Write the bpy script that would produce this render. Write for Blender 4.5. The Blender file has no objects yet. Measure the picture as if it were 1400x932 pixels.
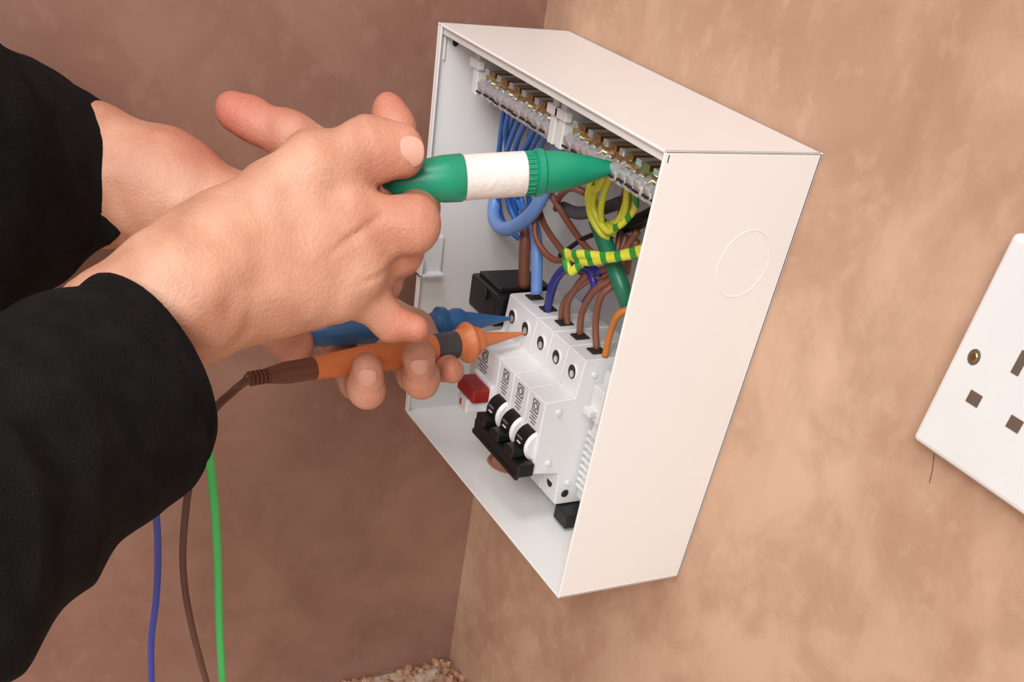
import bpy, bmesh, math, numpy as np
from mathutils import Vector, Matrix
# World: x to the right along the back wall, y into the back wall (wall face at y=0), z up. Metres.
def W_(s): return [tuple(float(c)/1000 for c in p.split(',')) for p in s.split()]
# ---------------- camera ----------------
cam=bpy.data.cameras.new("camera"); co=bpy.data.objects.new("camera",cam)
bpy.context.scene.collection.objects.link(co)
co.matrix_world=Matrix(((.4128,-.6898,.5948,.6458),(.9029,.2240,-.3668,-.3886),(.1198,.6885,.7153,.3435),(0,0,0,1)))
cam.sensor_width=36; cam.lens=33.807; cam.shift_x=.05536; cam.shift_y=.41836; cam.clip_start=.01
bpy.context.scene.camera=co
bpy.context.scene.view_settings.view_transform='Standard'
# ---------------- materials ----------------
def lin(c):
    return tuple(((x/255)/12.92 if x/255<=.04045 else ((x/255+.055)/1.055)**2.4) for x in c)+(1,)
def mat(name,c,rough=.45,metal=0,noise=0,scale=40,bump=0,bscale=200,c2=None,sss=0,spec=.5,coat=0):
    m=bpy.data.materials.new(name); m.use_nodes=True; nt=m.node_tree; b=nt.nodes['Principled BSDF']
    b.inputs['Roughness'].default_value=rough; b.inputs['Metallic'].default_value=metal
    b.inputs['Specular IOR Level'].default_value=spec
    if coat: b.inputs['Coat Weight'].default_value=coat
    tc=nt.nodes.new('ShaderNodeTexCoord')
    n=nt.nodes.new('ShaderNodeTexNoise'); n.inputs['Scale'].default_value=scale; n.inputs['Detail'].default_value=4
    nt.links.new(tc.outputs['Object'],n.inputs['Vector'])
    cr=nt.nodes.new('ShaderNodeValToRGB')
    a=lin(c); bb=lin(c2) if c2 else tuple(x*(1-noise) for x in a[:3])+(1,)
    cr.color_ramp.elements[0].color=bb; cr.color_ramp.elements[1].color=a
    cr.color_ramp.elements[0].position=.35; cr.color_ramp.elements[1].position=.65
    nt.links.new(n.outputs['Fac'],cr.inputs['Fac']); nt.links.new(cr.outputs['Color'],b.inputs['Base Color'])
    if bump:
        n2=nt.nodes.new('ShaderNodeTexNoise'); n2.inputs['Scale'].default_value=bscale
        nt.links.new(tc.outputs['Object'],n2.inputs['Vector'])
        bp=nt.nodes.new('ShaderNodeBump'); bp.inputs['Strength'].default_value=bump; bp.inputs['Distance'].default_value=.001
        nt.links.new(n2.outputs['Fac'],bp.inputs['Height']); nt.links.new(bp.outputs['Normal'],b.inputs['Normal'])
    if sss:
        b.inputs['Subsurface Weight'].default_value=sss; b.inputs['Subsurface Radius'].default_value=(.8,.3,.15); b.inputs['Subsurface Scale'].default_value=.006
    return m
def plaster(name,base,light,dark,sc=6,streak=.45):
    m=bpy.data.materials.new(name); m.use_nodes=True; nt=m.node_tree; b=nt.nodes['Principled BSDF']
    b.inputs['Roughness'].default_value=.48; b.inputs['Specular IOR Level'].default_value=.4
    tc=nt.nodes.new('ShaderNodeTexCoord')
    def nz(s,d,dist=0):
        n=nt.nodes.new('ShaderNodeTexNoise'); n.inputs['Scale'].default_value=s; n.inputs['Detail'].default_value=d; n.inputs['Distortion'].default_value=dist
        n.inputs['Roughness'].default_value=.6
        nt.links.new(tc.outputs['Object'],n.inputs['Vector']); return n
    n1=nz(sc,6,.8); n2=nz(sc*3.3,8,.5); n3=nz(sc*12,6,.2)
    def ramp(n,p0,p1,q0=0,q1=1):
        r=nt.nodes.new('ShaderNodeMapRange'); r.inputs['From Min'].default_value=p0; r.inputs['From Max'].default_value=p1
        r.inputs['To Min'].default_value=q0; r.inputs['To Max'].default_value=q1
        nt.links.new(n.outputs['Fac'],r.inputs['Value']); return r.outputs[0]
    def mix(fac,A,B):
        x=nt.nodes.new('ShaderNodeMix'); x.data_type='RGBA'; nt.links.new(fac,x.inputs['Factor'])
        for s,v in ((6,A),(7,B)):
            if isinstance(v,tuple): x.inputs[s].default_value=v
            else: nt.links.new(v,x.inputs[s])
        return x.outputs[2]
    a=mix(ramp(n1,.38,.66),lin(base),lin(light))
    a=mix(ramp(n2,.55,.40,0,streak),a,lin(dark))
    a=mix(ramp(n2,.56,.64,0,streak*.8),a,lin(light))
    a=mix(ramp(n3,.54,.64,0,.35),a,lin(light))
    nt.links.new(a,b.inputs['Base Color'])
    bp=nt.nodes.new('ShaderNodeBump'); bp.inputs['Strength'].default_value=.12; bp.inputs['Distance'].default_value=.002
    nt.links.new(n2.outputs['Fac'],bp.inputs['Height']); nt.links.new(bp.outputs['Normal'],b.inputs['Normal'])
    nt.links.new(ramp(n2,.3,.7,.4,.55),b.inputs['Roughness'])
    return m
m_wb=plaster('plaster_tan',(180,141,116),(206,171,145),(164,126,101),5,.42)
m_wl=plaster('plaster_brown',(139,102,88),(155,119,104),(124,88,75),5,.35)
m_fl=mat('floor_dust',(226,212,194),.8,c2=(180,146,120),scale=60,bump=.6,bscale=150)
m_deb=mat('plaster_crumbs',(210,172,142),.9,c2=(140,85,60),scale=90)
m_white=mat('enclosure_white',(234,232,230),.3,noise=.03,scale=5,spec=.5)
m_white2=mat('plastic_white',(228,228,228),.4,noise=.03)
m_grey=mat('label_grey',(100,100,106),.6)
m_black=mat('plastic_black',(20,20,22),.4,noise=.2)
m_red=mat('toggle_red',(150,32,30),.4)
m_brass=mat('brass',(190,162,112),.28,1)
m_steel=mat('zinc_screw',(226,229,234),.18,.65)
m_copper=mat('copper_pink',(185,115,92),.6,noise=.2)
m_blue=mat('insulation_blue',(52,108,190),.4)
m_lblue=mat('insulation_light_blue',(112,150,215),.4)
m_brown=mat('insulation_brown',(132,80,62),.4)
m_orange=mat('insulation_orange',(205,125,45),.4)
m_purple=mat('insulation_navy',(42,40,135),.4)
m_yel=mat('insulation_yellow',(208,210,60),.4)
m_dgreen=mat('sleeving_green',(30,115,85),.4)
m_gry=mat('sheath_grey',(85,88,92),.5)
m_hole=mat('socket_hole',(100,84,74),.6)
m_dark=mat('terminal_dark',(38,34,32),.6)
m_pg=mat('probe_green',(22,146,110),.35,noise=.12)
m_pt=mat('probe_white_tape',(228,220,216),.7,noise=.06,bump=.5,bscale=300)
m_po=mat('probe_orange',(212,120,68),.4,noise=.1)
m_pb=mat('probe_blue',(46,92,140),.4,noise=.1)
m_pk=mat('probe_band',(72,66,68),.5)
m_pbr=mat('strain_relief_brown',(98,56,42),.45)
m_lg=mat('lead_green',(70,200,105),.4); m_lb=mat('lead_blue',(50,68,170),.4); m_lbr=mat('lead_brown',(98,62,52),.4)
m_cloth=mat('hoodie_black',(27,25,27),.95,c2=(17,16,18),scale=60,bump=.8,bscale=1400,spec=.12)
m_nail=mat('nail',(212,160,142),.35,sss=.1)
def stripe_mat():
    m=bpy.data.materials.new('earth_stripe'); m.use_nodes=True; nt=m.node_tree; b=nt.nodes['Principled BSDF']
    tc=nt.nodes.new('ShaderNodeTexCoord'); w=nt.nodes.new('ShaderNodeTexWave'); w.inputs['Scale'].default_value=38; w.bands_direction='DIAGONAL'
    nt.links.new(tc.outputs['Object'],w.inputs['Vector'])
    cr=nt.nodes.new('ShaderNodeValToRGB'); cr.color_ramp.interpolation='CONSTANT'
    cr.color_ramp.elements[0].color=lin((50,150,60)); cr.color_ramp.elements[1].color=lin((222,224,70)); cr.color_ramp.elements[1].position=.36
    nt.links.new(w.outputs['Fac'],cr.inputs['Fac']); nt.links.new(cr.outputs['Color'],b.inputs['Base Color']); b.inputs['Roughness'].default_value=.4
    return m
m_str=stripe_mat()
def skin_mat():
    m=bpy.data.materials.new('skin'); m.use_nodes=True; nt=m.node_tree; b=nt.nodes['Principled BSDF']
    tc=nt.nodes.new('ShaderNodeTexCoord')
    n=nt.nodes.new('ShaderNodeTexNoise'); n.inputs['Scale'].default_value=28; n.inputs['Detail'].default_value=6
    nt.links.new(tc.outputs['Object'],n.inputs['Vector'])
    cr=nt.nodes.new('ShaderNodeValToRGB'); cr.color_ramp.elements[0].color=lin((186,131,106)); cr.color_ramp.elements[1].color=lin((208,160,134))
    cr.color_ramp.elements[0].position=.35; cr.color_ramp.elements[1].position=.65
    nt.links.new(n.outputs['Fac'],cr.inputs['Fac'])
    at=nt.nodes.new('ShaderNodeAttribute'); at.attribute_name='red'
    mx=nt.nodes.new('ShaderNodeMix'); mx.data_type='RGBA'
    nt.links.new(at.outputs['Fac'],mx.inputs['Factor']); nt.links.new(cr.outputs['Color'],mx.inputs[6]); mx.inputs[7].default_value=lin((188,108,90))
    nt.links.new(mx.outputs[2],b.inputs['Base Color'])
    b.inputs['Roughness'].default_value=.5; b.inputs['Subsurface Weight'].default_value=.06; b.inputs['Specular IOR Level'].default_value=.4
    b.inputs['Subsurface Radius'].default_value=(.9,.35,.2); b.inputs['Subsurface Scale'].default_value=.003
    n2=nt.nodes.new('ShaderNodeTexVoronoi'); n2.inputs['Scale'].default_value=600
    n3=nt.nodes.new('ShaderNodeTexNoise'); n3.inputs['Scale'].default_value=140; n3.inputs['Detail'].default_value=5
    nt.links.new(tc.outputs['Object'],n2.inputs['Vector']); nt.links.new(tc.outputs['Object'],n3.inputs['Vector'])
    ad=nt.nodes.new('ShaderNodeMath'); ad.operation='MULTIPLY_ADD'; ad.inputs[1].default_value=.5
    nt.links.new(n2.outputs['Distance'],ad.inputs[0]); nt.links.new(n3.outputs['Fac'],ad.inputs[2])
    bp=nt.nodes.new('ShaderNodeBump'); bp.inputs['Strength'].default_value=.5; bp.inputs['Distance'].default_value=.0008
    nt.links.new(ad.outputs[0],bp.inputs['Height']); nt.links.new(bp.outputs['Normal'],b.inputs['Normal'])
    return m
m_skin=skin_mat()
# ---------------- geometry helpers ----------------
COL=bpy.context.scene.collection
def link(name,me,m,parent=None,smooth=False):
    o=bpy.data.objects.new(name,me); COL.objects.link(o)
    if m: me.materials.append(m)
    if parent: o.parent=parent
    if smooth: me.polygons.foreach_set('use_smooth',[True]*len(me.polygons))
    return o
def empty(name,loc=(0,0,0)):
    o=bpy.data.objects.new(name,None); COL.objects.link(o); o.empty_display_size=.02; return o
def box(name,lo,hi,m,parent=None,bev=.0006,seg=2):
    bm=bmesh.new(); bmesh.ops.create_cube(bm,size=1)
    for v in bm.verts:
        for i in range(3): v.co[i]=lo[i] if v.co[i]<0 else hi[i]
    if bev:
        bmesh.ops.bevel(bm,geom=bm.edges[:],offset=bev,segments=seg,affect='EDGES',profile=.5)
    me=bpy.data.meshes.new(name); bm.to_mesh(me); bm.free()
    return link(name,me,m,parent)
def frame(d):
    d=Vector(d).normalized(); a=Vector((0,0,1)) if abs(d.z)<.9 else Vector((1,0,0))
    u=d.cross(a).normalized(); return d,u,d.cross(u)
def lathe(name,p,d,prof,m,parent=None,n=32):
    d,u,w=frame(d); p=Vector(p); vs=[];fs=[]
    for s,r in prof:
        for i in range(n):
            a=2*math.pi*i/n; vs.append(p+d*s+(u*math.cos(a)+w*math.sin(a))*r)
    for j in range(len(prof)-1):
        for i in range(n):
            k=(i+1)%n; fs.append((j*n+i,j*n+k,(j+1)*n+k,(j+1)*n+i))
    fs.append(tuple(range(n-1,-1,-1))); fs.append(tuple((len(prof)-1)*n+i for i in range(n)))
    me=bpy.data.meshes.new(name); me.from_pydata([tuple(v) for v in vs],[],fs)
    bm=bmesh.new(); bm.from_mesh(me); bmesh.ops.recalc_face_normals(bm,faces=bm.faces); bm.to_mesh(me); bm.free()
    o=link(name,me,m,parent,True)
    try: me.set_sharp_from_angle(angle=math.radians(40))
    except Exception: pass
    return o
def cyl(name,p,d,L,r,m,parent=None,n=20):
    c=min(r*.15,.0004); return lathe(name,p,d,[(0,r-c),(c,r),(L-c,r),(L,r-c)],m,parent,n)
def catmull(P,per=10):
    P=[Vector(p) for p in P]; Q=[P[0]*2-P[1]]+P+[P[-1]*2-P[-2]]; out=[]
    for i in range(1,len(Q)-2):
        a,b,c,d=Q[i-1:i+3]
        for k in range(per):
            t=k/per; out.append(.5*((2*b)+(c-a)*t+(2*a-5*b+4*c-d)*t*t+(3*b-a-3*c+d)*t**3))
    out.append(P[-1]); return out
def tube(name,P,r,m,parent=None,n=12,per=10):
    Q=catmull(P,per); vs=[];fs=[]; t0=(Q[1]-Q[0]).normalized(); _,u,w=frame(t0)
    for i,q in enumerate(Q):
        t=(Q[min(i+1,len(Q)-1)]-Q[max(i-1,0)]).normalized()
        u=(u-t*u.dot(t)).normalized(); w=t.cross(u)
        for k in range(n):
            a=2*math.pi*k/n; vs.append(tuple(q+(u*math.cos(a)+w*math.sin(a))*r))
    for j in range(len(Q)-1):
        for i in range(n):
            k=(i+1)%n; fs.append((j*n+i,j*n+k,(j+1)*n+k,(j+1)*n+i))
    fs.append(tuple(range(n-1,-1,-1))); fs.append(tuple((len(Q)-1)*n+i for i in range(n)))
    me=bpy.data.meshes.new(name); me.from_pydata(vs,[],fs); return link(name,me,m,parent,True)
def extrude_yz(name,prof,x0,x1,m,parent=None,bev=.0007):
    bm=bmesh.new(); a=[bm.verts.new((x0,y,z)) for y,z in prof]; b=[bm.verts.new((x1,y,z)) for y,z in prof]
    n=len(prof); bm.faces.new(a); bm.faces.new(b[::-1])
    for i in range(n): bm.faces.new((a[i],b[i],b[(i+1)%n],a[(i+1)%n]))
    bmesh.ops.recalc_face_normals(bm,faces=bm.faces)
    if bev: bmesh.ops.bevel(bm,geom=bm.edges[:],offset=bev,segments=2,affect='EDGES')
    me=bpy.data.meshes.new(name); bm.to_mesh(me); bm.free(); return link(name,me,m,parent)
# ---------------- SDF modelling (organic surfaces) ----------------
def surface_nets(F,org,h):
    n=F.shape; sh=tuple(k-1 for k in n); acc=np.zeros(sh+(3,),np.float32); cnt=np.zeros(sh,np.float32); faces=[]
    cr={}
    for ax in range(3):
        a=np.take(F,range(n[ax]-1),ax); b=np.take(F,range(1,n[ax]),ax)
        m=(a<0)!=(b<0); t=np.where(m,a/np.where(m,a-b,1),0); o1,o2=(ax+1)%3,(ax+2)%3
        cr[ax]=(m,a<0)
        for d1 in (0,1):
            for d2 in (0,1):
                sl=[slice(None)]*3; sl[o1]=slice(d1,n[o1]-1+d1); sl[o2]=slice(d2,n[o2]-1+d2); sl=tuple(sl)
                mm=m[sl]; acc[...,ax]+=t[sl]*mm; acc[...,o1]+=mm*d1; acc[...,o2]+=mm*d2; cnt+=mm
    mask=cnt>0; idx=np.full(sh,-1,np.int64); idx[mask]=np.arange(mask.sum())
    g=np.argwhere(mask); V=(g+acc[mask]/cnt[mask][:,None])*h+org
    for ax in range(3):
        m,ins=cr[ax]; o1,o2=(ax+1)%3,(ax+2)%3
        e=np.argwhere(m); e=e[(e[:,o1]>0)&(e[:,o2]>0)&(e[:,o1]<n[o1]-1)&(e[:,o2]<n[o2]-1)]
        q=[]
        for d1,d2 in ((-1,-1),(0,-1),(0,0),(-1,0)):
            c=e.copy(); c[:,o1]+=d1; c[:,o2]+=d2; q.append(idx[c[:,0],c[:,1],c[:,2]])
        q=np.stack(q,1); s=ins[e[:,0],e[:,1],e[:,2]]
        faces.append(np.where(s[:,None],q,q[:,::-1]))
    return V,np.concatenate(faces)
def smin(a,b,k):
    h=np.clip(.5+.5*(b-a)/k,0,1); return b+(a-b)*h-k*h*(1-h)
def cone_d(P,a,b,r1,r2):
    a=np.array(a);b=np.array(b);ba=b-a;pa=P-a; h=np.clip(pa@ba/(ba@ba),0,1)
    return np.linalg.norm(pa-h[...,None]*ba,axis=-1)-(r1+(r2-r1)*h)
def sdf_obj(name,groups,kg,vox,m,parent,creases=(),reds=(),fold=None,pad=.006,cut=None):
    pts=np.array([p for g,k in groups for ch in g for p,r in ch]); rs=max(r for g,k in groups for ch in g for p,r in ch)
    lo=pts.min(0)-rs-pad; hi=pts.max(0)+rs+pad; n=np.ceil((hi-lo)/vox).astype(int)+1
    gx=[lo[i]+np.arange(n[i])*vox for i in range(3)]
    P=np.stack(np.meshgrid(*gx,indexing='ij'),-1).astype(np.float32)
    F=None
    for g,k in groups:
        G=None
        for ch in g:
            for (a,r1),(b,r2) in zip(ch[:-1],ch[1:]):
                d=cone_d(P,a,b,r1,r2); G=d if G is None else smin(G,d,k)
        F=G if F is None else smin(F,G,kg)
    for c,ax,amp,w,rr in creases:
        c=np.array(c);ax=np.array(ax)/np.linalg.norm(ax); q=P-c
        F=F+amp*np.exp(-((q@ax)/w)**2)*np.exp(-(np.linalg.norm(q,axis=-1)/rr)**4)
    if fold is not None: F=F+fold(P)
    if cut:
        c,nn,ri=cut; c=np.array(c); nn=np.array(nn)/np.linalg.norm(nn)
        F=-smin(-F,-((P-c)@nn),.004)
        inner=cone_d(P,c+nn*.02,c-nn*.02,ri,ri*.85); F=np.maximum(F,-inner)
    V,Fa=surface_nets(F.astype(np.float32),lo,vox)
    me=bpy.data.meshes.new(name); me.from_pydata(V.tolist(),[],Fa.tolist())
    o=link(name,me,m,parent,True)
    if reds:
        red=np.zeros(len(V))
        for c,rr,s in reds: red=np.maximum(red,s*np.exp(-(np.linalg.norm(V-np.array(c),axis=1)/rr)**2))
        at=me.attributes.new('red','FLOAT','POINT'); at.data.foreach_set('value',red.astype(np.float32))
    sm=o.modifiers.new('smooth','SMOOTH'); sm.factor=.5; sm.iterations=2
    return o
# ---------------- room ----------------
XL=-.034; ZF=-.30
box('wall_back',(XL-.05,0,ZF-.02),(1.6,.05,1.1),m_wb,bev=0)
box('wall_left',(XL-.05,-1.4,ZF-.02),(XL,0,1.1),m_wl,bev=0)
box('floor',(XL-.05,-1.4,ZF-.05),(1.6,.05,ZF),m_fl,bev=0)
rng=np.random.RandomState(4)
bm=bmesh.new()
for i in range(220):
    s=.001+.0045*rng.rand()**2.5; along=rng.rand()
    c=(XL+.003+.03*rng.rand()**2,-.002-.17*along,ZF+s*.4+.006*rng.rand()**3) if i%2 else (XL+.06*along,-.003-.014*rng.rand(),ZF+s*.4+.008*rng.rand()**2)
    r=bmesh.ops.create_icosphere(bm,subdivisions=1,radius=s)
    for v in r['verts']:
        k=1+.4*(rng.rand()-.5); v.co=Vector((v.co.x*k*1.3+c[0],v.co.y*k+c[1],v.co.z*k*.7+c[2]))
me=bpy.data.meshes.new('plaster_debris'); bm.to_mesh(me); bm.free(); link('plaster_debris',me,m_deb)
# ---------------- enclosure ----------------
W,H,D,T_=.2472,.240,.0908,.0014
cu=empty('consumer_unit')
box('panel_top',(0,-D,H-T_),(W,-.0003,H),m_white,cu,.0006)
box('panel_left',(0,-D,0),(T_,-.0003,H),m_white,cu,.0004)
box('panel_right',(W-T_,-D,0),(W,-.0003,H),m_white,cu,.0006)
pb=box('panel_bottom',(0,-D,0),(W,-.0003,T_),m_white,cu,.0004)
box('panel_rear',(0,-.0018,0),(W,-.0003,H),m_white,cu,.0003)
cut=cyl('cutter',(.092,-.046,-.01),(0,0,1),.03,.015,None,None,40)
bo=pb.modifiers.new('hole','BOOLEAN'); bo.object=cut; bo.operation='DIFFERENCE'; bo.solver='EXACT'
dg=bpy.context.evaluated_depsgraph_get(); nm=bpy.data.meshes.new_from_object(pb.evaluated_get(dg)); pb.modifiers.clear(); pb.data=nm
bpy.data.objects.remove(cut)
def torus(name,c,ax,Rr,r,m,parent,n=48):
    d,u,w=frame(ax); c=Vector(c)
    P=[c+(u*math.cos(a)+w*math.sin(a))*Rr for a in [2*math.pi*i/n for i in range(n)]]
    vs=[];fs=[];k=8
    for i,p in enumerate(P):
        rad=(p-c).normalized()
        for j in range(k):
            b=2*math.pi*j/k; vs.append(tuple(p+(rad*math.cos(b)+d*math.sin(b))*r))
    for i in range(n):
        for j in range(k):
            fs.append((i*k+j,((i+1)%n)*k+j,((i+1)%n)*k+(j+1)%k,i*k+(j+1)%k))
    me=bpy.data.meshes.new(name); me.from_pydata(vs,[],fs); return link(name,me,m,parent,True)
torus('grommet',(.092,-.046,.001),(0,0,1),.0155,.0015,m_copper,cu)
torus('knockout_ring',(W-.0001,-.0275,.1915),(1,0,0),.0155,.0003,m_white,cu,64)
box('lip_left',(T_,-D,.0),(.005,-D+.0012,H),m_white,cu,.0003)
box('lip_top',(0,-D+.002,H-.005),(W,-D+.0032,H-T_),m_white,cu,.0003)
box('tab_a',(T_,-.092,.100),(.009,-.074,.102),m_white2,cu); box('tab_b',(T_,-.0915,.100),(.0035,-.074,.124),m_white2,cu)
box('tab_c',(T_,-.092,.100),(.009,-.090,.112),m_white2,cu)
box('slot_strip',(T_,-.087,.222),(.003,-.0855,.235),m_white2,cu); cyl('tab_hole',(.0015,-.079,.231),(1,0,0),.0008,.002,m_dark,cu)
box('din_rail',(.015,-.012,.045),(.235,-.004,.080),m_steel,cu,.0005)
# ---------------- terminal bars ----------------
def bar(nm,x0,x1):
    e=empty(nm)
    box('brass_strip',(x0,-.071,.2185),(x1,-.064,.2228),m_brass,e,.0005)
    box('brass_strip_rear',(x0,-.058,.2165),(x1,-.053,.2235),m_brass,e,.0005)
    for end in (x0-.005,x1-.002):
        box('holder',(end,-.077,.211),(end+.006,-.05,.2355),m_white2,e)
        box('holder_hook',(end-.003,-.0785,.224),(end+.009,-.074,.2285),m_white2,e)
    n=int((x1-x0-.004)/.0078)
    for i in range(n):
        x=x0+.007+i*.0078; j=(.0007 if i%3==0 else -.0004)
        lathe('screw_%d'%i,(x,-.070,.2180+j),(.1*(i%2),-1,-.45),[(0,.0024),(.004+j,.0024),(.004+j,.0040),(.0068+j,.0040),(.0076+j,.003)],m_steel,e,14)
        box('slot_%d'%i,(x-.0024,-.0779-j,.2137),(x+.0030,-.0769-j,.2146),m_dark,e,0)
        lathe('terminal_%d'%i,(x+.0039,-.066,.2175),(0,-.35,-1),[(0,.0036),(.0085,.0036),(.0092,.0028)],m_steel,e,12)
        box('comb_%d'%i,(x-.0022,-.074,.2228),(x+.0022,-.060,.2256),m_brass if i%2 else m_steel,e,.0003)
    return e
bar('neutral_terminal_bar',.030,.124); bar('earth_terminal_bar',.136,.238)
# ---------------- breakers ----------------
PROF=[(-.012,.112),(-.054,.111),(-.056,.088),(-.0765,.0865),(-.0765,.039),(-.056,.037),(-.054,.014),(-.012,.014)]
def marks(e,xc,w):
    y=-.0767
    for k,(dx,dz,sx,sz) in enumerate([(0,.0835,.0036,.0003),(0,.0765,.0036,.0003),(-.0035,.080,.0003,.0036),(.0035,.080,.0003,.0036)]):
        box('mark_%d'%k,(xc+dx-sx,y-.0002,dz-sz),(xc+dx+sx,y+.0003,dz+sz),m_grey,e,0)
    torus('mark_ring',(xc,y,.080),(0,1,0),.0021,.0003,m_dark,e,16)
    for k in range(4):
        ww=w*(.9,.6,.8,.5,.7)[k]
        box('text_%d'%k,(xc-ww,y-.0001,.0742-.0019*k),(xc+ww*.7,y+.0002,.0748-.0019*k),m_grey,e,0)
def module(nm,x0,x1,term):
    e=empty(nm)
    extrude_yz('body',PROF,x0+.0004,x1-.0004,m_white2,e)
    for x in term:
        lathe('terminal_hole',(x,-.0543,.1000),(0,-1,0),[(0,.0048),(.0012,.0048),(.0013,.0042)],m_white2,e,20)
        lathe('terminal_screw',(x,-.0552,.1000),(0,-1,0),[(0,.0041),(.0006,.0041)],m_dark,e,16)
        lathe('terminal_slot',(x+.0006,-.0555,.0990),(0,-1,0),[(0,.0022),(.0006,.0022)],m_steel,e,10)
        lathe('lower_hole',(x,-.0543,.0260),(0,-1,0),[(0,.0036),(.0008,.0036)],m_dark,e,16)
        box('wire_entry',(x-.004,-.046,.1115),(x+.004,-.036,.1124),m_dark,e,.0003)
    return e
ms=module('main_switch',.068,.1085,(.0785,.0975))
box('toggle_surround',(.078,-.0790,.046),(.106,-.074,.067),m_white2,ms,.001)
box('toggle',(.080,-.091,.0555),(.105,-.076,.0650),m_red,ms,.0015)
box('toggle_tongue',(.086,-.0925,.047),(.100,-.078,.0565),m_white2,ms,.0012)
box('toggle_mark',(.091,-.0930,.050),(.0925,-.0923,.054),m_red,ms,0)
marks(ms,.088,.010)
for i,x0 in enumerate((.1088,.1293,.1498)):
    e=module('circuit_breaker',x0,x0+.0203,(x0+.0102,))
    xc=x0+.0102
    lathe('toggle_housing',(xc-.0078,-.0735,.0565),(1,0,0),[(0,.0085),(.0015,.0100),(.0141,.0100),(.0156,.0085)],m_white2,e,32)
    lathe('toggle_barrel',(xc-.0058,-.0745,.0565),(1,0,0),[(0,.0098),(.0116,.0098)],m_black,e,28)
    box('toggle_lever',(xc-.0058,-.0915,.0495),(xc+.0058,-.078,.0550),m_black,e,.0012)
    box('toggle_mark',(xc-.003,-.0846,.0600),(xc+.003,-.0838,.0610),m_grey,e,0)
    box('toggle_mark',(xc-.002,-.0848,.0570),(xc+.002,-.0841,.0577),m_white2,e,0)
    marks(e,xc,.006)
    if i==2:
        for y,z in ((-.046,.102),(-.066,.080),(-.066,.046),(-.048,.030)):
            cyl('rivet',(.1699,y,z),(1,0,0),.0016,.0018,m_white2,e,14)
        cyl('side_recess',(.1697,-.048,.022),(1,0,0),.0008,.0028,m_dark,e,16)
bb=empty('busbar_cover')
box('cover',(.1075,-.0890,.0390),(.1725,-.0770,.0480),m_black,bb,.0012)
box('cover_lip',(.1075,-.0900,.0375),(.1725,-.0872,.0410),m_black,bb,.001)
bl=empty('blanking_module')
extrude_yz('body',[(-.012,.105),(-.040,.105),(-.040,.020),(-.012,.020)],.172,.196,m_white2,bl)
for i in range(9): box('rib',(.1717,-.0425,.028+i*.0046),(.196,-.0395,.0302+i*.0046),m_white2,bl,.0004)
box('clip',(.178,-.050,.080),(.190,-.038,.100),m_white2,bl); box('clip_tooth',(.180,-.056,.084),(.188,-.049,.088),m_white2,bl)
box('foot',(.168,-.052,.004),(.184,-.034,.0135),m_black,bl)
cg=empty('cable_clamp_block')
box('body',(.026,-.062,.088),(.066,-.014,.109),m_black,cg,.002); box('lid',(.030,-.058,.1085),(.062,-.02,.1115),m_black,cg,.001)
cyl('screw',(.05,-.0625,.104),(0,-1,0),.0015,.004,m_dark,cg)
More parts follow.
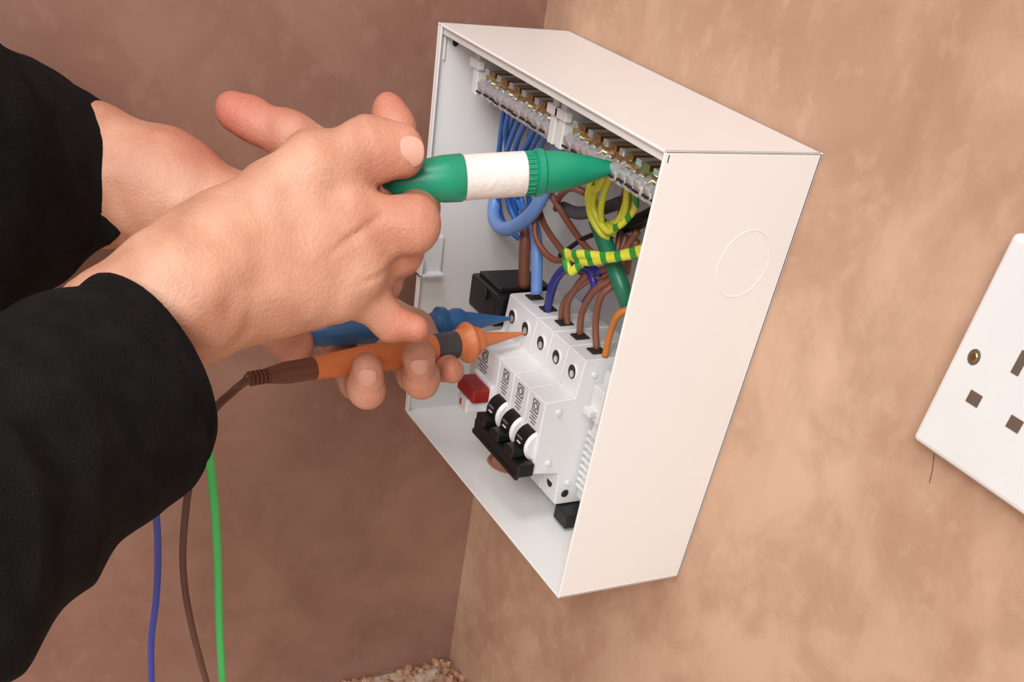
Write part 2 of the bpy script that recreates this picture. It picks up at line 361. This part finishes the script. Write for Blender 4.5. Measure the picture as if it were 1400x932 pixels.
# ---------------- wiring ----------------
wr=empty('wiring_loom')
LOOM=[('blue',m_blue,1.9,'63,-66,212 30,-50,188 18,-40,163 22,-35,144 61,-35,140'),
('blue',m_blue,1.9,'79,-66,212 50,-55,190 34,-45,165 45,-40,152 56,-35,133'),
('blue',m_blue,1.7,'97,-66,213 58,-50,185 42,-42,162 53,-40,150'),
('blue',m_blue,1.7,'49,-66,211 24,-52,182 14,-45,159 16,-40,141'),
('blue',m_blue,1.7,'71,-66,212 49,-58,195 29,-50,177 24,-50,159 22,-40,138 28,-30,130'),
('blue',m_blue,1.7,'86,-66,212 56,-50,192 36,-35,169 36,-30,150'),
('blue',m_blue,1.7,'104,-66,213 79,-55,196 57,-45,176 44,-45,163 30,-35,150'),
('blue',m_blue,1.7,'92,-66,213 68,-58,196 46,-52,180 30,-48,166 26,-40,150 40,-34,136'),
('blue',m_blue,1.7,'57,-66,212 40,-58,196 28,-48,180 24,-40,160 28,-32,140'),
('tail',m_lblue,4.2,'100,-55,210 97,-55,191 87,-55,169 69,-55,153 47,-55,143 24,-50,145 19,-45,161 24,-35,173'),
('tail',m_lblue,3.8,'46,-35,152 76,-45,145 87,-45,117'),
('tail',m_brown,3.8,'51,-40,154 62,-45,140 61,-40,112'),
('brown',m_brown,1.9,'70,-45,164 83,-45,156 109,-45,150 133,-45,147 146,-40,152'),
('brown',m_brown,1.9,'77,-45,170 79,-50,158 86,-50,148 102,-45,143 125,-40,155'),
('brown',m_brown,1.9,'128,-50,188 120,-55,188 102,-50,178 84,-40,166'),
('brown',m_brown,1.9,'152,-40,200 146,-35,180 154,-35,167 155,-40,155 147,-45,149'),
('brown',m_brown,1.9,'90,-50,177 106,-45,167 131,-45,161 147,-45,160'),
('brown',m_brown,1.9,'173,-40,177 163,-35,166 157,-30,155'),
('brown',m_brown,2.1,'113,-40,112 117,-42,124 139,-45,144 155,-40,156 149,-35,177'),
('brown',m_brown,2.1,'137,-40,112 138,-42,126 150,-45,143 158,-40,154 155,-35,175'),
('brown',m_brown,2.1,'158,-40,112 154,-42,127 158,-45,143 161,-40,152 160,-35,173'),
('brown',m_brown,2.0,'121,-40,112 124,-44,127 141,-47,148 158,-42,160 165,-35,180'),
('orange',m_orange,2.0,'168,-40,112 171,-42,127 178,-45,140 183,-40,146'),
('navy',m_purple,2.2,'94,-40,112 104,-45,131 119,-47,145 141,-47,151 149,-45,145 136,-40,131'),
('navy',m_purple,2.2,'100,-43,112 116,-50,138 135,-50,152 153,-45,154'),
('black',m_black,1.4,'106,-45,147 130,-45,165 156,-40,179 178,-40,190'),
('black',m_black,4.2,'142,-30,174 165,-35,185 179,-35,194'),
('grey',m_gry,3.4,'92,-40,169 114,-43,173 131,-40,180 144,-35,188'),
('earth',m_yel,1.8,'140,-66,214 148,-60,204 140,-55,187 150,-50,178 161,-45,186 172,-50,204'),
('earth',m_yel,1.8,'161,-66,214 154,-60,200 147,-55,186 159,-50,178 168,-50,191 181,-60,208 182,-66,214'),
('earth',m_yel,1.8,'175,-66,214 162,-60,199 155,-55,186 149,-45,173 151,-40,170'),
('earth',m_yel,1.8,'169,-66,214 159,-62,200 149,-60,195 144,-55,183 151,-50,175 154,-45,173'),
('earth',m_yel,1.8,'153,-66,214 150,-62,202 144,-58,190 147,-52,180 158,-48,177 170,-50,190 178,-58,206'),
('earth',m_str,1.8,'201,-66,217 189,-60,207 178,-50,195 165,-50,182 142,-45,179 130,-45,186'),
('earth',m_yel,1.8,'145,-66,213 96,-50,202 71,-45,186 68,-40,171 74,-35,168'),
('earth',m_str,1.8,'193,-66,218 198,-60,212 204,-55,211'),
('earth',m_str,1.8,'185,-66,217 191,-58,212 193,-50,210'),
('earth',m_yel,1.8,'209,-66,218 212,-60,210 206,-50,204'),
('sleeve',m_dgreen,4.6,'137,-45,177 156,-45,166 170,-42,154 176,-35,141'),
('stripe',m_str,2.4,'196,-50,182 173,-55,170 152,-60,164 137,-60,157 144,-60,152 151,-58,159'),
('stripe',m_str,2.4,'134,-60,159 154,-58,161 177,-55,171 194,-50,179')]
for n_,m_,r_,P_ in LOOM: tube('wire_'+n_,W_(P_),r_/1000,m_,wr)
# ---------------- socket ----------------
so=empty('double_socket')
box('plate',(.3688,-.009,.160),(.5148,-.0002,.246),m_white2,so,.0022,3)
for gx in (.3995,.4725+.0):
    box('earth_slot',(gx-.002,-.0093,.2035),(gx+.002,-.0085,.2125),m_hole,so,.0002)
    for s in (-.0112,.0112): box('pin_slot',(gx+s-.0033,-.0093,.1855),(gx+s+.0033,-.0085,.1905),m_hole,so,.0002)
    box('switch_frame',(gx+.012,-.0095,.218),(gx+.026,-.0085,.238),m_white2,so,.0003)
    box('rocker',(gx+.0135,-.0115,.2195),(gx+.0245,-.008,.2365),m_white2,so,.0008)
for sx in (.379,.5045):
    cyl('screw_recess',(sx,-.0088,.2015),(0,-1,0),.0005,.0031,m_hole,so); cyl('screw',(sx,-.0088,.2015),(0,-1,0),.0008,.0018,m_brass,so)
tube('wall_crack',W_('377,-0.1,156 379,-0.1,152 380,-0.1,150 382,-0.1,144'),.00018,m_pbr,so,6)
# ---------------- probes ----------------
def probe(nm,tip,end,parts):
    e=empty(nm); tip=Vector(tip); d=(Vector(end)-tip).normalized()
    for n_,prof,m_ in parts: lathe(n_,tip,d,[(s/1000,r/1000) for s,r in prof],m_,e,40)
    return e,tip,d
gt,ge=W_('189.5,-64.9,217.9 164.6,-187.8,203.5')
pg,_,gd=probe('green_test_probe',gt,ge,[('cone',[(0,.6),(8,1.9),(24,6),(38,8.6),(47,9.2)],m_pg),('collar',[(47,9.3),(48,10.2),(51,10.2),(52,9)],m_pg),
 ('grip_front',[(52,8.8),(56.5,8.8)],m_pg),('tape',[(56.5,9),(57,9.5),(87,9.6),(87.5,9)],m_pt),('grip',[(87.5,9.6),(88.5,10.1),(97,9.9),(110,8.2),(122,5),(127,2)],m_pg)])
for i in range(24):
    a=2*math.pi*i/24; d_,u_,w_=frame(gd); q=Vector(gt)+gd*.0525+(u_*math.cos(a)+w_*math.sin(a))*.0089
    lathe('flute',q,gd,[(0,.0006),(.004,.0006)],m_pg,pg,6)
ot,oe=W_('97.6,-54.5,97.4 127.1,-208.1,98.5')
po,_,od=probe('orange_test_probe',ot,oe,[('cone',[(0,.6),(38,5)],m_po),('flange',[(38,5.2),(39,8),(43,9),(45,8.4),(46,11.2),(48,12),(50,11.2),(52,9),(57,8.2)],m_po),
 ('band',[(57,7.8),(74,8)],m_pk),('grip',[(74,8),(76,8.2),(110,8),(125,7.5),(157,6.2)],m_po),
 ('strain_relief',[(157,6),(175,5.8),(186,4.2)]+[(186+i*2.5+j,3.9 if j<1.5 else 3.0) for i in range(5) for j in (0,1.4,1.6,2.4)]+[(200,2.2)],m_pbr)])
bt,be=W_('77.2,-54.6,98.5 89.0,-197.5,100.7')
pb_,_,bd=probe('blue_test_probe',bt,be,[('cone',[(0,.6),(37,6.5)],m_pb),('flange',[(37,6.8),(40,8.5),(44,8.8),(50,7),(52,10),(56,10.2),(58,8)],m_pb),('grip',[(58,8),(62,6.5),(70,7.5),(120,7.5),(143,6.5),(146,4)],m_pb)])
oend=tuple(Vector(ot)+od*.198)
tube('lead',[oend]+W_('136,-258,93 150,-274,88 154,-286,64 158,-294,36 155,-298,-5 161,-297,-45 168,-290,-103'),.0021,m_lbr,po)
tube('lead',W_('182,-290,123 189,-287,111 182,-284,84 178,-282,46 167,-280,0 160,-280,-49 148,-278,-123'),.0025,m_lg,pg)
tube('lead',W_('190,-321,100 176,-315,73 174,-313,48 164,-313,14 156,-316,-23 148,-321,-61 143,-325,-115'),.0020,m_lb,pb_)
# ---------------- hands ----------------
person=empty('electrician')
def ch(s,r): return [(p,x/1000) for p,x in zip(W_(s),r)]
def cre(c,a,b,amp=.0006,w=.0009,rr=.014): return (c,np.array(b)-np.array(a),amp,w,rr)
def mixp(a,b,t): return np.array(a)*(1-t)+np.array(b)*t
A=ch('188,-323,150 188,-291,166 182,-274,173',(27,26,24))
th=ch('174,-278,178 168,-224,210 170,-200,218 174,-184,219',(19,14.5,12,11))
m1=ch('174,-282,169 180,-211,193',(20,13)); m2=ch('177,-283,165 188,-208,181',(20,13)); m3=ch('182,-283,162 190,-211,171',(20,13)); m4=ch('185,-282,160 191,-222,164',(19,12))
ix=ch('180,-209,190 190,-182,193 168,-170,194 140,-175,188',(13,11.5,9.5,8))
mi=ch('188,-208,181 178,-183,178 151,-170,179 135,-176,178',(12,10.5,9,8))
ri=ch('190,-211,171 172,-190,162 146,-181,160',(12,10,9))
pi_=ch('191,-222,164 186,-201,158 191,-191,149 198,-180,148',(11,9,8,7))
ib=ch('145,-205,204 128,-177,204 121,-165,214 115,-166,219',(11,10.5,9.8,9.6))
web=ch('158,-220,206 174,-204,194',(12,10))
gA=[([A,th[:2],m1,m2,m3,m4,web],.012),([th[1:]],.008),([ix],.006),([mi],.006),([ri],.006),([pi_],.006),([ib],.006)]
crA=[cre(mixp(th[2][0],th[1][0],t),th[1][0],th[2][0],a,.001) for t,a in ((0,.0010),(.08,.0007),(.16,.0006))]+[
 cre(pi_[2][0],pi_[1][0],pi_[2][0],.0006,.0009,.011),cre(ix[1][0],ix[0][0],ix[1][0],.0006,.001),
 cre(A[1][0],A[0][0],A[1][0],.0009,.0012,.03),cre(mixp(A[1][0],A[0][0],.12),A[0][0],A[1][0],.0006,.001,.03),
 cre((.184,-.214,.190),(0,0,0),(.1,.45,-.88),.0018,.0016,.020),cre((.188,-.205,.174),(0,0,0),(.1,.3,-.95),.0014,.0014,.018)]
def foldH(P):
    x,y,z=P[...,0],P[...,1],P[...,2]
    return .0006*np.sin(150*y+2*np.sin(90*z))*np.sin(130*z+60*x)+.0003*np.sin(310*x+200*z+2*np.sin(150*y))
sdf_obj('hand_near',gA,.004,.0013,m_skin,person,crA,[(th[3][0],.018,.6),(ix[1][0],.018,.45),(mi[1][0],.016,.7),(pi_[3][0],.016,.8),(ib[3][0],.02,.9),(th[1][0],.015,.25),(ri[1][0],.016,.8),(th[2][0],.012,.35)],foldH)
B=ch('27,-327,170 22,-302,166 46,-266,165 70,-232,154',(34,32,27,24))
bm1=ch('70,-232,154 67,-188,145',(20,14)); bm2=ch('76,-234,149 63,-182,123',(20,14)); bm3=ch('81,-236,143 52,-183,111',(20,12)); bm4=ch('85,-241,137 81,-206,110',(18,12))
bth=ch('74,-179,186 65,-201,196 49,-218,200 43,-226,202',(13,11,10,10))
f1=ch('41,-179,101 61,-170,82 105,-174,78 139,-180,89 143,-182,103',(12,10.5,10,10,9.3))
f2=ch('58,-166,108 90,-143,93 117,-141,85 139,-146,93 145,-152,109',(12,10.5,10,10,9.3))
f3=ch('57,-161,111 91,-127,101 112,-119,87 130,-122,92',(11,9,8,7.5))
heel=ch('89,-222,109 95,-209,96',(14,11))
gB=[([B,bm1,bm2,bm3,bm4,heel],.014),([bth],.006),([f1],.005),([f2],.005),([f3],.005)]
sdf_obj('hand_far',gB,.004,.0014,m_skin,person,[cre(bth[2][0],bth[1][0],bth[2][0]),cre(mixp(f1[4][0],f1[3][0],.6),f1[3][0],f1[4][0],.0008),cre(mixp(f2[4][0],f2[3][0],.6),f2[3][0],f2[4][0],.0008)],
 [(f1[4][0],.014,.5),(f1[3][0],.014,.6),(f2[4][0],.014,.5),(f2[3][0],.014,.6),(f3[3][0],.016,.8),(bth[3][0],.035,.95),(heel[1][0],.02,.5)],foldH)
def nail(tip,prev,n,w,ln,r,fwd=0):
    l=(Vector(tip)-Vector(prev)).normalized(); n=Vector(n); n=(n-l*n.dot(l)).normalized(); s=n.cross(l); c=Vector(tip)+n*(r-.0002)+l*fwd
    bm=bmesh.new(); bmesh.ops.create_uvsphere(bm,u_segments=24,v_segments=14,radius=1)
    for v in bm.verts:
        x,y,z=v.co; x=math.copysign(abs(x)**.8,x); y=math.copysign(abs(y)**.8,y)
        k=x*w; v.co=c+s*k+l*(y*ln)+n*(z*.0007+math.sqrt(max(r*r-k*k,0))-r)
    me=bpy.data.meshes.new('nail'); bm.to_mesh(me); bm.free(); return link('nail',me,m_nail,person,True)
nail(th[3][0],th[2][0],(1.14,.155,.307),.0062,.0070,.0110,.002)
nail(f1[4][0],f1[3][0],(.503,-.207,.24),.0055,.0062,.0093,.0015)
nail(f2[4][0],f2[3][0],(.50,-.23,.23),.0055,.0062,.0093,.0015)
# ---------------- sleeves ----------------
def foldA(P):
    x,y,z=P[...,0],P[...,1],P[...,2]
    s=np.sin(60*y-35*x+1.6*np.sin(38*z+10*x)); 
    return .0022*np.sin(48*y+1.2*np.sin(30*z)+20*x)*np.sin(38*z+30*x+1)+.0022*(np.abs(s)-.6)*np.clip((-.315-y)/.03,0,1)+.0008*np.sin(110*y+60*z+2*np.sin(50*x))
SA=ch('202,-292,152 210,-311,147 234,-337,139 276,-386,135 320,-424,135',(35,37,45,50,54))
ca=np.array((.2085,-.3130,.148)); na=np.array((-.48,.86,.17))
sdf_obj('sleeve_near',[([SA],.004)],.004,.0018,m_cloth,person,[cre(ca-na*.014,ca*0,na,.0012,.0012,.08)],fold=foldA,cut=(ca,na,.033))
SB=ch('23,-293,163 17,-312,165 26,-334,172 64,-375,191',(37,38,46,54)); SC=ch('24,-353,138 72,-389,149',(34,45))
cb=np.array((.022,-.302,.166)); nb=np.array((-.40,.84,-.38))
sdf_obj('sleeve_far',[([SB],.004),([SC],.004)],.02,.0020,m_cloth,person,[cre(cb-nb*.014,cb*0,nb,.0012,.0012,.08)],fold=foldA,cut=(cb,nb,.034))
# ---------------- lights ----------------
w=bpy.data.worlds.new('world'); bpy.context.scene.world=w; w.use_nodes=True
w.node_tree.nodes['Background'].inputs[0].default_value=(.98,.99,1,1); w.node_tree.nodes['Background'].inputs[1].default_value=.5
def area(name,loc,target,size,e,c=(1,1,1)):
    l=bpy.data.lights.new(name,'AREA'); l.size=size; l.energy=e; l.color=c; l.shape='SQUARE'
    o=bpy.data.objects.new(name,l); COL.objects.link(o); o.location=loc
    o.rotation_euler=(Vector(target)-Vector(loc)).to_track_quat('-Z','Y').to_euler(); return o
area('window_light',(1.5,-1.3,1.2),(.15,0,.1),.8,34,(1,.99,.98))
area('ceiling_light',(.5,-.7,1.6),(.2,0,.1),.5,10,(1,.98,.96))
